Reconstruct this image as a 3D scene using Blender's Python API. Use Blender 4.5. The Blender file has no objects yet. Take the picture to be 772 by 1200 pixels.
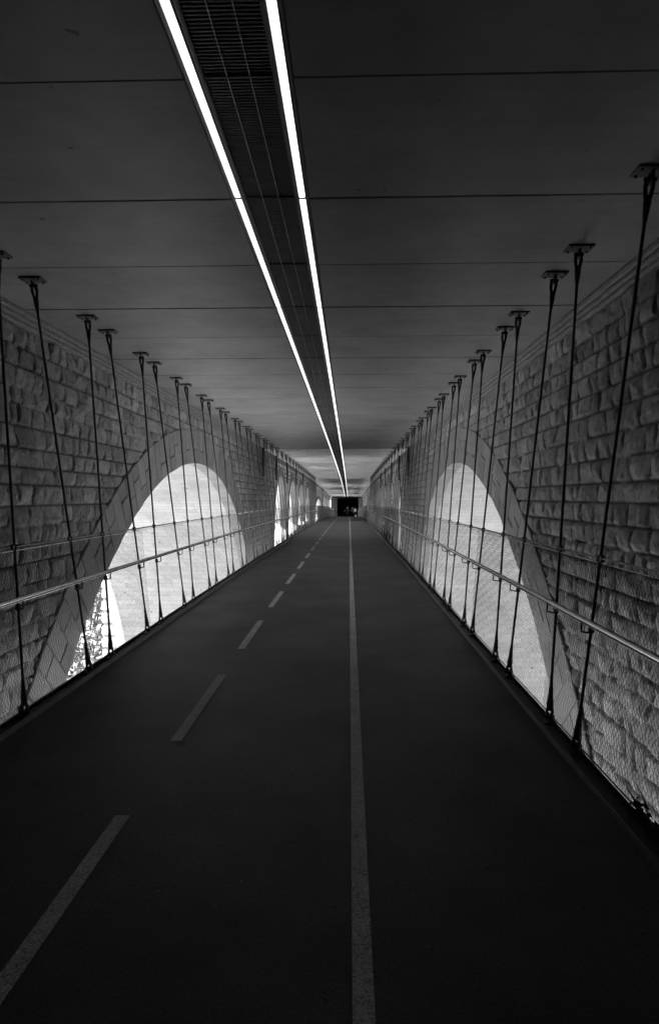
import bpy, math, random
import numpy as np
from mathutils import Vector, Matrix

# ------------------------------------------------------------------ camera, sky, sun, exposure
scene = bpy.context.scene
COL = scene.collection
FPX, VX, VY, EYE = 760.0, 409.0, 580.0, 1.70
cam_data = bpy.data.cameras.new("camera")
cam = bpy.data.objects.new("camera", cam_data)
COL.objects.link(cam)
cam_data.sensor_fit = 'VERTICAL'
cam_data.sensor_height = 36.0
cam_data.sensor_width = 36.0
cam_data.lens = 36.0 * FPX / 1200.0
cam_data.clip_start = 0.05
cam_data.clip_end = 5000.0
yaw = math.atan((VX - 386.0) / FPX)
pit = math.atan((600.0 - VY) / FPX * math.cos(yaw))
cam.location = (0, 0, EYE)
cam.rotation_euler = (math.pi / 2 - pit, 0, yaw)
scene.camera = cam

TO_SUN = Vector((-0.58, -0.26, 0.77)).normalized()
SUN_EL = math.asin(TO_SUN.z)
SUN_AZ = math.atan2(TO_SUN.x, TO_SUN.y)
world = bpy.data.worlds.new("World")
scene.world = world
world.use_nodes = True
nt = world.node_tree
nt.nodes.clear()
sky = nt.nodes.new('ShaderNodeTexSky')
sky.sky_type = 'NISHITA'
sky.sun_disc = False
sky.sun_elevation = SUN_EL
sky.sun_rotation = SUN_AZ
bw = nt.nodes.new('ShaderNodeRGBToBW')          # the photograph is black and white
bg = nt.nodes.new('ShaderNodeBackground')
bg.inputs['Strength'].default_value = 0.11
wo = nt.nodes.new('ShaderNodeOutputWorld')
nt.links.new(sky.outputs[0], bw.inputs[0])
nt.links.new(bw.outputs[0], bg.inputs['Color'])
nt.links.new(bg.outputs[0], wo.inputs['Surface'])

sd = bpy.data.lights.new("sun", 'SUN')
sd.energy = 5.0
sd.angle = math.radians(0.5)
sun = bpy.data.objects.new("sun", sd)
COL.objects.link(sun)
sun.rotation_euler = (-TO_SUN).to_track_quat('-Z', 'Y').to_euler()
sun.location = (-60, -10, 40)

vs = scene.view_settings
vs.view_transform = 'Standard'
vs.look = 'None'
vs.exposure = 3.45
vs.gamma = 1.0
vs.use_curve_mapping = False
cy = scene.cycles
cy.max_bounces = 10
cy.diffuse_bounces = 8
cy.glossy_bounces = 4
cy.sample_clamp_indirect = 6.0
cy.use_denoising = True
cy.denoiser = 'OPENIMAGEDENOISE'
cy.denoising_input_passes = 'RGB_ALBEDO_NORMAL'
cy.denoising_prefilter = 'ACCURATE'

random.seed(7)
rng = np.random.default_rng(11)

# ------------------------------------------------------------------ measures
K = 0.000167                    # the path is a gentle crest


def prof(y):
    return -K * y * y


WL, WR = -3.47, 2.42            # inner faces of the two stone walls
THICK = 5.2
THICK2 = 1.3                    # spandrel walls over the great arch, thinned to let in more daylight
YTHIN = 29.6
OL, OR = WL - THICK, WR + THICK
CEIL = EYE + 1.92
END = 118.0
START = -18.0
GROUND = -17.0


# ------------------------------------------------------------------ mesh helpers
def tag(o, label=None, cat=None, group=None, kind=None):
    if label: o['label'] = label
    if cat: o['category'] = cat
    if group: o['group'] = group
    if kind: o['kind'] = kind
    return o


def empty(name, loc=(0, 0, 0)):
    o = bpy.data.objects.new(name, None)
    o.location = loc
    o.empty_display_size = 0.1
    COL.objects.link(o)
    return o


def np_mesh(name, verts, quads, mat, parent=None, uv=None, attr=None, smooth=False):
    """verts Nx3, quads Mx4 (numpy) -> one mesh object; uv Nx2 per vertex; attr N floats 'tone'"""
    verts = np.asarray(verts, dtype=np.float32)
    quads = np.asarray(quads, dtype=np.int32)
    me = bpy.data.meshes.new(name)
    me.vertices.add(len(verts))
    me.vertices.foreach_set('co', verts.ravel())
    n = quads.shape[1]
    me.loops.add(quads.size)
    me.loops.foreach_set('vertex_index', quads.ravel())
    me.polygons.add(len(quads))
    me.polygons.foreach_set('loop_start', np.arange(0, quads.size, n, dtype=np.int32))
    me.polygons.foreach_set('loop_total', np.full(len(quads), n, dtype=np.int32))
    if smooth:
        me.polygons.foreach_set('use_smooth', np.ones(len(quads), dtype=bool))
    me.update(calc_edges=True)
    if uv is not None:
        l = me.uv_layers.new(name='UVMap')
        l.data.foreach_set('uv', np.asarray(uv, dtype=np.float32)[quads.ravel()].ravel())
    if attr is not None:
        a = me.attributes.new('tone', 'FLOAT', 'POINT')
        a.data.foreach_set('value', np.asarray(attr, dtype=np.float32))
    if mat: me.materials.append(mat)
    o = bpy.data.objects.new(name, me)
    COL.objects.link(o)
    if parent: o.parent = parent
    return o


class MB:
    """collects simple solids into ONE mesh"""

    def __init__(self):
        self.v, self.f, self.m = [], [], []

    def add(self, vs, fs, mi=0):
        b = len(self.v)
        self.v += [tuple(p) for p in vs]
        self.f += [tuple(i + b for i in q) for q in fs]
        self.m += [mi] * len(fs)

    def box(self, x0, x1, y0, y1, z0, z1, ch=0.0, curve=False, mi=0):
        def s(y): return prof(y) if curve else 0.0
        if ch <= 0:
            v = [(x, y, z + s(y)) for z in (z0, z1) for y in (y0, y1) for x in (x0, x1)]
            f = [(0, 2, 3, 1), (4, 5, 7, 6), (0, 1, 5, 4), (2, 6, 7, 3), (0, 4, 6, 2), (1, 3, 7, 5)]
            self.add(v, f, mi)
            return
        xs, ys, zs = (x0, x1), (y0, y1), (z0, z1)
        v = []
        idx = {}
        for i in (0, 1):
            for j in (0, 1):
                for k in (0, 1):
                    sx, sy, sz = (1, -1)[i], (1, -1)[j], (1, -1)[k]
                    for ax in range(3):
                        p = [xs[i] + sx * ch, ys[j] + sy * ch, zs[k] + sz * ch]
                        p[ax] = (xs[i], ys[j], zs[k])[ax]
                        idx[(i, j, k, ax)] = len(v)
                        v.append((p[0], p[1], p[2] + s(p[1])))
        f = []
        for ax in range(3):
            o1, o2 = [a for a in range(3) if a != ax]
            for e in (0, 1):
                q = []
                for a, b in ((0, 0), (1, 0), (1, 1), (0, 1)):
                    c = [0, 0, 0]
                    c[ax] = e; c[o1] = a; c[o2] = b
                    q.append(idx[(c[0], c[1], c[2], ax)])
                f.append(tuple(q))
        for ax in range(3):                      # edges parallel to ax
            o1, o2 = [a for a in range(3) if a != ax]
            for a in (0, 1):
                for b in (0, 1):
                    c0 = [0, 0, 0]; c1 = [0, 0, 0]
                    c0[ax] = 0; c1[ax] = 1
                    for c in (c0, c1): c[o1] = a; c[o2] = b
                    f.append((idx[(*c0, o1)], idx[(*c1, o1)], idx[(*c1, o2)], idx[(*c0, o2)]))
        for i in (0, 1):
            for j in (0, 1):
                for k in (0, 1):
                    f.append((idx[(i, j, k, 0)], idx[(i, j, k, 1)], idx[(i, j, k, 2)]))
        self.add(v, f, mi)

    def tube(self, pts, r, n=10, cap=True, mi=0):
        """tube through pts; r a number or one per point"""
        pts = [Vector(p) for p in pts]
        if not hasattr(r, '__len__'): r = [r] * len(pts)
        rings = []
        v = []
        prev = None
        for i, p in enumerate(pts):
            if i == 0: d = pts[1] - p
            elif i == len(pts) - 1: d = p - pts[i - 1]
            else: d = (pts[i + 1] - p).normalized() + (p - pts[i - 1]).normalized()
            d.normalize()
            if prev is None:
                a = d.orthogonal().normalized()
            else:
                a = (prev - d * prev.dot(d)).normalized()
            prev = a
            b = d.cross(a)
            ring = []
            for k in range(n):
                t = 2 * math.pi * k / n
                ring.append(len(v))
                v.append(p + (a * math.cos(t) + b * math.sin(t)) * r[i])
            rings.append(ring)
        f = []
        for r0, r1 in zip(rings[:-1], rings[1:]):
            for k in range(n):
                f.append((r0[k], r0[(k + 1) % n], r1[(k + 1) % n], r1[k]))
        if cap:
            f.append(tuple(reversed(rings[0])))
            f.append(tuple(rings[-1]))
        self.add(v, f, mi)

    def build(self, name, mats, parent=None, smooth=False, recalc=False):
        me = bpy.data.meshes.new(name)
        me.from_pydata(self.v, [], self.f)
        if not isinstance(mats, (list, tuple)): mats = [mats]
        for m in mats: me.materials.append(m)
        me.polygons.foreach_set('material_index', self.m)
        if smooth:
            me.polygons.foreach_set('use_smooth', [True] * len(self.f))
        me.update()
        if recalc:
            import bmesh
            bm = bmesh.new(); bm.from_mesh(me)
            bmesh.ops.recalc_face_normals(bm, faces=bm.faces)
            bm.to_mesh(me); bm.free()
        o = bpy.data.objects.new(name, me)
        COL.objects.link(o)
        if parent: o.parent = parent
        return o


def smooth_by_angle(o, ang=40):
    me = o.data
    me.polygons.foreach_set('use_smooth', [True] * len(me.polygons))
    me.set_sharp_from_angle(angle=math.radians(ang))


def copy_tree(o, parent=None):
    c = o.copy()
    COL.objects.link(c)
    c.parent = parent
    for ch in list(o.children): copy_tree(ch, c)
    return c


# ------------------------------------------------------------------ materials (all neutral: black and white place)
class Mat:
    def __init__(self, name, base=0.5, rough=0.8, metal=0.0, spec=0.5):
        self.m = bpy.data.materials.new(name)
        self.m.use_nodes = True
        self.t = self.m.node_tree
        self.b = self.t.nodes['Principled BSDF']
        self.b.inputs['Base Color'].default_value = (base, base, base, 1)
        self.b.inputs['Roughness'].default_value = rough
        self.b.inputs['Metallic'].default_value = metal
        self.b.inputs['Specular IOR Level'].default_value = spec

    def n(self, typ, **kw):
        x = self.t.nodes.new(typ)
        for k, v in kw.items():
            if k in x.inputs: x.inputs[k].default_value = v
            else: setattr(x, k, v)
        return x

    def l(self, a, b): self.t.links.new(a, b)

    def coord(self, which='Object', scale=(1, 1, 1)):
        tc = self.n('ShaderNodeTexCoord')
        mp = self.n('ShaderNodeMapping')
        mp.inputs['Scale'].default_value = scale
        self.l(tc.outputs[which], mp.inputs[0])
        return mp.outputs[0]

    def noise(self, co, scale, detail=5, rough=0.6):
        x = self.n('ShaderNodeTexNoise')
        x.inputs['Scale'].default_value = scale
        x.inputs['Detail'].default_value = detail
        x.inputs['Roughness'].default_value = rough
        if co: self.l(co, x.inputs['Vector'])
        return x.outputs['Fac']

    def ramp(self, fac, pts):
        x = self.n('ShaderNodeValToRGB')
        cr = x.color_ramp
        while len(cr.elements) < len(pts): cr.elements.new(0.5)
        for e, (p, c) in zip(cr.elements, pts):
            e.position = p; e.color = (c, c, c, 1)
        self.l(fac, x.inputs[0])
        return x.outputs[0]

    def math(self, op, a, b=None):
        x = self.n('ShaderNodeMath'); x.operation = op
        for i, s in enumerate((a, b)):
            if s is None: continue
            if isinstance(s, (int, float)): x.inputs[i].default_value = s
            else: self.l(s, x.inputs[i])
        return x.outputs[0]

    def color(self, s): self.l(s, self.b.inputs['Base Color'])

    def bump(self, h, strength=0.3, dist=0.01, prev=None):
        x = self.n('ShaderNodeBump')
        x.inputs['Strength'].default_value = strength
        x.inputs['Distance'].default_value = dist
        self.l(h, x.inputs['Height'])
        if prev: self.l(prev, x.inputs['Normal'])
        self.l(x.outputs[0], self.b.inputs['Normal'])
        return x.outputs[0]


def mk_rough_stone(name='rough_stone', gain=1.0):
    M = Mat(name, rough=0.95, spec=0.2)
    co = M.coord()
    at = M.n('ShaderNodeAttribute'); at.attribute_name = 'tone'
    big = M.ramp(M.noise(co, 0.7, 3), [(0.3, 0.82), (0.7, 1.12)])
    mid = M.ramp(M.noise(co, 9, 8, 0.7), [(0.25, 0.6), (0.5, 1.0), (0.75, 1.35)])
    fin = M.ramp(M.noise(co, 70, 4, 0.7), [(0.25, 0.65), (0.75, 1.3)])
    c = M.math('MULTIPLY', M.math('MULTIPLY', at.outputs['Fac'], big), M.math('MULTIPLY', mid, fin))
    pit_ = M.ramp(M.noise(co, 22, 3, 0.5), [(0.26, 0.35), (0.33, 1.0)])
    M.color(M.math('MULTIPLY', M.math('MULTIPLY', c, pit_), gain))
    h = M.math('ADD', M.noise(co, 30, 8, 0.7), M.math('MULTIPLY', M.noise(co, 160, 4, 0.7), 0.3))
    M.bump(h, 0.9, 0.02)
    return M.m


def mk_ashlar(name, bw_, bh, c0, c1, mortar, scale_note=1.0):
    """dressed stone in courses on the UV in metres"""
    M = Mat(name, rough=0.9, spec=0.2)
    uv = M.coord('UV')
    br = M.n('ShaderNodeTexBrick')
    br.offset = 0.43; br.squash = 1.35; br.squash_frequency = 3; br.offset_frequency = 2
    M.l(uv, br.inputs['Vector'])
    br.inputs['Color1'].default_value = (c0, c0, c0, 1)
    br.inputs['Color2'].default_value = (c1, c1, c1, 1)
    br.inputs['Mortar'].default_value = (mortar, mortar, mortar, 1)
    br.inputs['Scale'].default_value = 1.0
    br.inputs['Mortar Size'].default_value = 0.006
    br.inputs['Mortar Smooth'].default_value = 0.3
    br.inputs['Brick Width'].default_value = bw_
    br.inputs['Row Height'].default_value = bh
    co = M.coord()
    n1 = M.ramp(M.noise(co, 1.1, 5), [(0.3, 0.84), (0.7, 1.1)])
    n2 = M.ramp(M.noise(co, 18, 6, 0.7), [(0.3, 0.86), (0.7, 1.1)])
    spots = M.ramp(M.noise(co, 7, 2, 0.4), [(0.24, 0.3), (0.27, 1.0)])
    c = M.math('MULTIPLY', br.outputs['Color'], M.math('MULTIPLY', M.math('MULTIPLY', n1, n2), spots))
    M.color(c)
    inv = M.math('SUBTRACT', 1.0, br.outputs['Fac'])
    h = M.math('ADD', inv, M.math('MULTIPLY', M.noise(co, 40, 6, 0.7), 0.35))
    M.bump(h, 0.6, 0.012)
    return M.m


def mk_ring_stone(name='arch_stone', gain=1.0):
    M = Mat(name, rough=0.92, spec=0.2)
    co = M.coord()
    at = M.n('ShaderNodeAttribute'); at.attribute_name = 'tone'
    n1 = M.ramp(M.noise(co, 2.2, 6), [(0.3, 0.8), (0.7, 1.1)])
    n2 = M.ramp(M.noise(co, 26, 6, 0.7), [(0.3, 0.82), (0.7, 1.12)])
    M.color(M.math('MULTIPLY', M.math('MULTIPLY', at.outputs['Fac'], gain), M.math('MULTIPLY', n1, n2)))
    M.bump(M.noise(co, 60, 6, 0.75), 0.7, 0.012)
    return M.m


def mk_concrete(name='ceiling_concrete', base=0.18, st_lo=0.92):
    M = Mat(name, rough=0.5, spec=0.4)
    co = M.coord()
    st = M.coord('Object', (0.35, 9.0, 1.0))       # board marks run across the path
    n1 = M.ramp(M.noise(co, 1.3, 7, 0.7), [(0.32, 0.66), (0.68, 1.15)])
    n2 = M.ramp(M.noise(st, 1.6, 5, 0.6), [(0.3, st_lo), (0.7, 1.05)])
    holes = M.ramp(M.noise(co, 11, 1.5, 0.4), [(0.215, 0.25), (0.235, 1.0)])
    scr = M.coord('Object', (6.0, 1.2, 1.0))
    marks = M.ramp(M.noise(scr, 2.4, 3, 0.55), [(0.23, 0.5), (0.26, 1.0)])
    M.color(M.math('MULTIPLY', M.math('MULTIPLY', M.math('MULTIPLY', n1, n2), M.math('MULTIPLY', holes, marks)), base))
    M.bump(M.math('ADD', M.math('MULTIPLY', M.noise(st, 3.0, 5), .4), M.math('MULTIPLY', M.noise(co, 45, 5), 0.4)), 0.3, 0.006)
    return M.m


def mk_asphalt():
    M = Mat('path_surface', rough=0.5, spec=0.16)
    co = M.coord()
    n1 = M.ramp(M.noise(co, 0.9, 6, 0.6), [(0.35, 0.55), (0.65, 1.2)])
    n2 = M.ramp(M.noise(co, 75, 4, 0.85), [(0.3, 0.35), (0.7, 1.7)])
    spots = M.ramp(M.noise(co, 9.0, 4, 0.7), [(0.31, 0.3), (0.35, 1.0)])
    crumbs = M.ramp(M.noise(co, 24, 2, 0.5), [(0.75, 1.0), (0.78, 3.5)])
    c = M.math('MULTIPLY', M.math('MULTIPLY', n1, n2), M.math('MULTIPLY', spots, crumbs))
    M.color(M.math('MULTIPLY', c, 0.062))
    M.bump(M.noise(co, 110, 4, 0.8), 0.8, 0.006)
    return M.m


def mk_paint():
    M = Mat('worn_paint', rough=0.8, spec=0.3)
    co = M.coord()
    g = M.ramp(M.noise(co, 90, 4, 0.85), [(0.38, 0.25), (0.52, 1.15)])
    n = M.ramp(M.noise(co, 5, 5, 0.7), [(0.3, 0.7), (0.7, 1.1)])
    wear = M.ramp(M.noise(co, 2.6, 9, 0.8), [(0.36, 0.35), (0.44, 1.0)])
    M.color(M.math('MULTIPLY', M.math('MULTIPLY', M.math('MULTIPLY', g, n), wear), 0.48))
    M.bump(M.noise(co, 220, 3, 0.7), 0.5, 0.003)
    return M.m


def mk_simple(name, base, rough, metal=0.0, var=0.2, scale=20, spec=0.5, bump=0.0):
    M = Mat(name, base, rough, metal, spec)
    co = M.coord()
    v = M.ramp(M.noise(co, scale, 5), [(0.3, base * (1 - var)), (0.7, base * (1 + var))])
    M.color(v)
    if bump: M.bump(M.noise(co, scale * 3, 4), bump, 0.004)
    return M.m


def mk_brushed():
    M = Mat('brushed_steel', 0.6, 0.17, 1.0)
    return M.m


def mk_emit(name, strength):
    M = Mat(name, 0.8, 0.4)
    M.b.inputs['Emission Color'].default_value = (1, 1, 1, 1)
    M.b.inputs['Emission Strength'].default_value = strength
    co = M.coord('Object')
    return M.m


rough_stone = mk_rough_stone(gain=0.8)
far_stone = mk_rough_stone('daylit_rough_stone', 1.5)  # wall stone lightened to imitate stronger daylight along the far stretch
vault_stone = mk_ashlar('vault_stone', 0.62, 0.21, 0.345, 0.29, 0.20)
daylit_stone = mk_ashlar('daylit_vault_stone', 0.62, 0.21, 0.82, 0.74, 0.5)  # vault stone with bright daylight put into its colour, past the first arch
outer_stone = mk_ashlar('coursed_stone', 0.45, 0.26, 0.36, 0.27, 0.18)
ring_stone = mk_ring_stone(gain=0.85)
sunlit_ring = mk_ring_stone('sunlit_arch_stone', 2.6)  # ring stone lightened to imitate sun on the left outer edge
cornice_stone = mk_simple('cornice_stone', 0.20, 0.9, var=0.25, scale=14, spec=0.2, bump=0.4)
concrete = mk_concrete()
daylit_panel = mk_concrete('daylit_ceiling_panel', 0.8, 0.72)  # ceiling concrete lightened to imitate brighter daylight past the joint
pale_stone = mk_simple('pale_sill_stone', 0.7, 0.8, var=0.12, scale=5, spec=0.3, bump=0.3)
asphalt = mk_asphalt()
paint = mk_paint()
dark_steel = mk_simple('dark_painted_steel', 0.02, 0.55, 0.0, 0.35, 30)
kerb_steel = mk_simple('galvanised_kerb', 0.05, 0.6, 0.4, 0.3, 12)
bolt_steel = mk_simple('bolt_steel', 0.18, 0.45, 0.8, 0.2, 30)
brushed = mk_brushed()
wire_mat = mk_simple('mesh_wire', 0.05, 0.5, 0.1, 0.25, 40)
cable_mat = mk_simple('top_cable', 0.45, 0.4, 0.8, 0.2, 60)
grille_mat = mk_simple('grille_metal', 0.11, 0.5, 0.3, 0.2, 8)
grille_back = mk_simple('grille_backing', 0.012, 0.8, 0.0, 0.2, 8)
trim_mat = mk_simple('lamp_trim', 0.16, 0.4, 0.6, 0.2, 12)
lamp_mat = mk_emit('lamp_diffuser', 0.20)
pipe_mat = mk_simple('drain_pipe', 0.025, 0.6, 0.0, 0.3, 10)
dark_wall = mk_simple('dark_shade_wall', 0.045, 0.9, 0.0, 0.3, 1.5)  # dark colour puts shade into the far passage and behind the camera
pale_wall = mk_simple('pale_render', 0.42, 0.85, 0.0, 0.12, 1.2, bump=0.2)


# ------------------------------------------------------------------ openings through the walls
# (centre y, radius, springing height, sill height), heights measured from the path surface
class Hole:
    def __init__(s, yc, R, zs, sill, ring=0.7, half=None):
        s.yc, s.R, s.zs, s.sill, s.ring = yc, R, zs, sill, ring
        s.half = half or R

    def inside(s, y, z, e=0.0):
        dy = np.abs(y - s.yc)
        if s.half < s.R:                                   # a segment of a larger circle
            return (z > s.sill) & (dy < s.half + e) & ((y - s.yc) ** 2 + (z - s.zs) ** 2 < (s.R + e) ** 2)
        a = (z <= s.zs) & (z > s.sill) & (dy < s.R + e * 0.5)
        b = (z > s.zs) & ((y - s.yc) ** 2 + (z - s.zs) ** 2 < (s.R + e) ** 2)
        return a | b


HOLES = [Hole(14.78, 10.0, EYE - 9.25, -60, 0.74)]
sills = [-1.5, -0.55, -0.15, 0.25]
for i, yc in enumerate((32.45, 39.4, 46.35, 53.3)):
    HOLES.append(Hole(yc, 2.72, EYE + 1.1 - 2.72, sills[i], 0.45))
HOLES.append(Hole(70.5, 42.0, -2.6 - 42.0, -60, 0.9))          # the great arch over the valley
HOLES.append(Hole(73.0, 25.0, EYE + 0.42 - 25.0, -0.6, 0.4, half=6.2))
HOLES.append(Hole(108.0, 5.2, EYE + 1.45 - 5.2, -0.3, 0.5))
for i, yc in enumerate((89.0, 96.0)):
    HOLES.append(Hole(yc, 2.72, EYE + 1.1 - 2.72, sills[3 - i], 0.45))


# ------------------------------------------------------------------ rock-faced ashlar relief
def lattice(seed):
    r = np.random.default_rng(seed)
    return r.random((256, 256))


LATS = [lattice(s) for s in (1, 2, 3, 4)]


def vnoise(y, z, k=0):
    L = LATS[k % 4]
    iy, iz = np.floor(y).astype(int), np.floor(z).astype(int)
    fy, fz = y - iy, z - iz
    fy = fy * fy * (3 - 2 * fy); fz = fz * fz * (3 - 2 * fz)
    a = L[iy % 256, iz % 256]; b = L[(iy + 1) % 256, iz % 256]
    c = L[iy % 256, (iz + 1) % 256]; d = L[(iy + 1) % 256, (iz + 1) % 256]
    return (a * (1 - fy) + b * fy) * (1 - fz) + (c * (1 - fy) + d * fy) * fz


def fbm(y, z, s, k=0, o=3):
    v = 0; a = 1; t = 0
    for i in range(o):
        v = v + a * (vnoise(y * s, z * s, k + i) - 0.5); t += a
        s *= 2.1; a *= 0.5
    return v / t


def make_relief(seed, zlo, zhi, ylo, yhi):
    r = np.random.default_rng(seed)
    cuts = [zhi]
    while cuts[-1] > zlo - 0.3: cuts.append(cuts[-1] - r.uniform(0.175, 0.235))
    cuts = np.array(cuts[::-1])
    rows = []
    for i in range(len(cuts)):
        ls = [ylo - r.uniform(0, 0.4)]
        hh = r.uniform(0.85, 1.15)
        while ls[-1] < yhi + 0.6: ls.append(ls[-1] + hh * r.choice([r.uniform(0.15, 0.23), r.uniform(0.22, 0.32), r.uniform(0.32, 0.46)], p=[.3, .45, .25]))
        ls = np.array(ls)
        n = len(ls)
        rows.append((ls, r.uniform(-1, 1, (n, 8)), r.random((n, 3))))

    def fn(Y, Z):
        """Y, Z 2-D grids (axis 0 = y) -> outward height, tone"""
        H = np.zeros_like(Y); T = np.zeros_like(Y)
        wy = fbm(Y, Z, 5.0, 0, 2) * 0.034
        wz = fbm(Y + 40, Z, 3.5, 1, 2) * 0.014
        Yw, Zw = Y + wy, Z + wz
        ri = np.clip(np.searchsorted(cuts, Zw) - 1, 0, len(cuts) - 2)
        n1 = fbm(Y, Z, 6.0, 2, 4); n2 = fbm(Y, Z, 24.0, 3, 3)
        for i in range(len(cuts) - 1):
            m = ri == i
            if not m.any(): continue
            ls, P, Q = rows[i]
            y, z = Yw[m], Zw[m]
            b = np.clip(np.searchsorted(ls, y) - 1, 0, len(ls) - 2)
            y0, y1 = ls[b], ls[b + 1]
            z0, z1 = cuts[i], cuts[i + 1]
            e = np.minimum(np.minimum(y - y0, y1 - y), np.minimum(z - z0, z1 - z)) - 0.004
            e = np.clip(e, 0, None)
            pil = np.clip(e / 0.018, 0, 1); pil = pil * (2 - pil)
            u = (y - y0) / (y1 - y0) * 2 - 1; v = (z - z0) / (z1 - z0) * 2 - 1
            p = P[b]; q = Q[b]
            f1 = 0.046 + 0.012 * p[:, 2] + 0.026 * p[:, 0] * u + 0.018 * p[:, 1] * v
            f2 = 0.050 + 0.012 * p[:, 5] - 0.030 * p[:, 0] * u + 0.022 * p[:, 3] * v
            f3 = 0.060 - 0.030 * p[:, 6] * (u * 0.8 + v * p[:, 7] * 0.8)
            body = np.minimum(np.minimum(f1, f2), f3)
            body = np.clip(body, 0.012, None) + 0.050 * n1[m] + 0.030 * n2[m]
            body = np.clip(body - 0.006 * (u * u + v * v), None, 0.082)
            H[m] = pil * np.clip(body, 0.006, None)
            T[m] = np.where(pil < 0.45, 0.09, 0.27 + 0.13 * q[:, 0] + 0.05 * (q[:, 1] - 0.5))
        return H, T
    return fn


def grid_quads(ny, nz):
    i = np.arange(ny - 1)[:, None] * nz + np.arange(nz - 1)[None, :]
    i = i.ravel()
    return np.stack([i, i + nz, i + nz + 1, i + 1], 1)


def face_sheet(name, X, sign, ys, zs, mat, parent, relief=None, expand=0.3, zmax_fn=None, uvrow=True):
    """a wall face at x = X; sign = +1 when the outside of the stone looks to +x"""
    Y, Z = np.meshgrid(ys, zs, indexing='ij')
    if relief:
        H, T = relief(Y, Z)
    else:
        H, T = np.zeros_like(Y), np.full_like(Y, 0.3)
    V = np.stack([X + sign * H, Y, Z + prof(Y)], -1).reshape(-1, 3)
    q = grid_quads(len(ys), len(zs))
    cyy = (Y[:-1, :-1] + Y[1:, 1:]).ravel() / 2
    czz = (Z[:-1, :-1] + Z[1:, 1:]).ravel() / 2
    drop = np.zeros(len(q), bool)
    for h in HOLES: drop |= h.inside(cyy, czz, expand)
    q = q[~drop]
    if sign < 0: q = q[:, ::-1]
    used = np.unique(q)
    remap = np.full(len(V), -1); remap[used] = np.arange(len(used))
    uv = np.stack([Y.ravel(), Z.ravel()], 1)
    return np_mesh(name, V[used], remap[q], mat, parent, uv=uv[used], attr=T.ravel()[used], smooth=relief is not None)


def arc_profile(h, dr=0.0, step=0.25):
    """points (y, z) of the opening's outline from the near sill up over the crown to the far sill"""
    R = h.R + dr
    if h.half < h.R:
        a0 = math.acos(h.half / h.R)
        zb = h.zs + h.R * math.sin(a0)
        pts = [(h.yc - h.half, h.sill), ]
        n = 24
        for k in range(n + 1):
            a = math.pi - a0 - (math.pi - 2 * a0) * k / n
            pts.append((h.yc + R * math.cos(a), h.zs + R * math.sin(a)))
        pts.append((h.yc + h.half, h.sill))
        return pts
    sill = max(h.sill, -32)
    pts = []
    if sill < h.zs:
        n = max(1, int((h.zs - sill) / 2.5))
        pts += [(h.yc - R, sill + (h.zs - sill) * k / n) for k in range(n)]
        a0 = 0
    n = 72 if h.R > 5 else 32
    for k in range(n + 1):
        a = math.pi - math.pi * k / n
        pts.append((h.yc + R * math.cos(a), h.zs + R * math.sin(a)))
    if sill < h.zs:
        n = max(1, int((h.zs - sill) / 2.5))
        pts += [(h.yc + R, h.zs - (h.zs - sill) * (k + 1) / n) for k in range(n)]
    return pts


def make_vault(h, x0, x1, parent):
    pts = arc_profile(h)
    nx = 5
    xs = np.linspace(x0, x1, nx)
    V, UV = [], []
    s = 0
    for i, (y, z) in enumerate(pts):
        if i: s += math.dist(pts[i - 1], pts[i])
        for x in xs:
            V.append((x, y, z + prof(y))); UV.append((x, s))
    q = grid_quads(len(pts), nx)
    o = np_mesh('vault', V, q, vault_stone if h.R > 9 and h.yc < YTHIN else daylit_stone, parent, uv=UV, smooth=False)
    smooth_by_angle(o, 30)
    if h.sill > -20:
        mb = MB()
        sgn = 1 if x0 > x1 else -1
        xa, xb = sorted((x1 - sgn * .25, x0 + sgn * .40))
        mb.box(xa, xb, h.yc - h.half + .012, h.yc + h.half - .012, h.sill - 0.3, h.sill, ch=.02, curve=True)
        mb.build('sill', pale_stone, parent)
    return o


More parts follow.
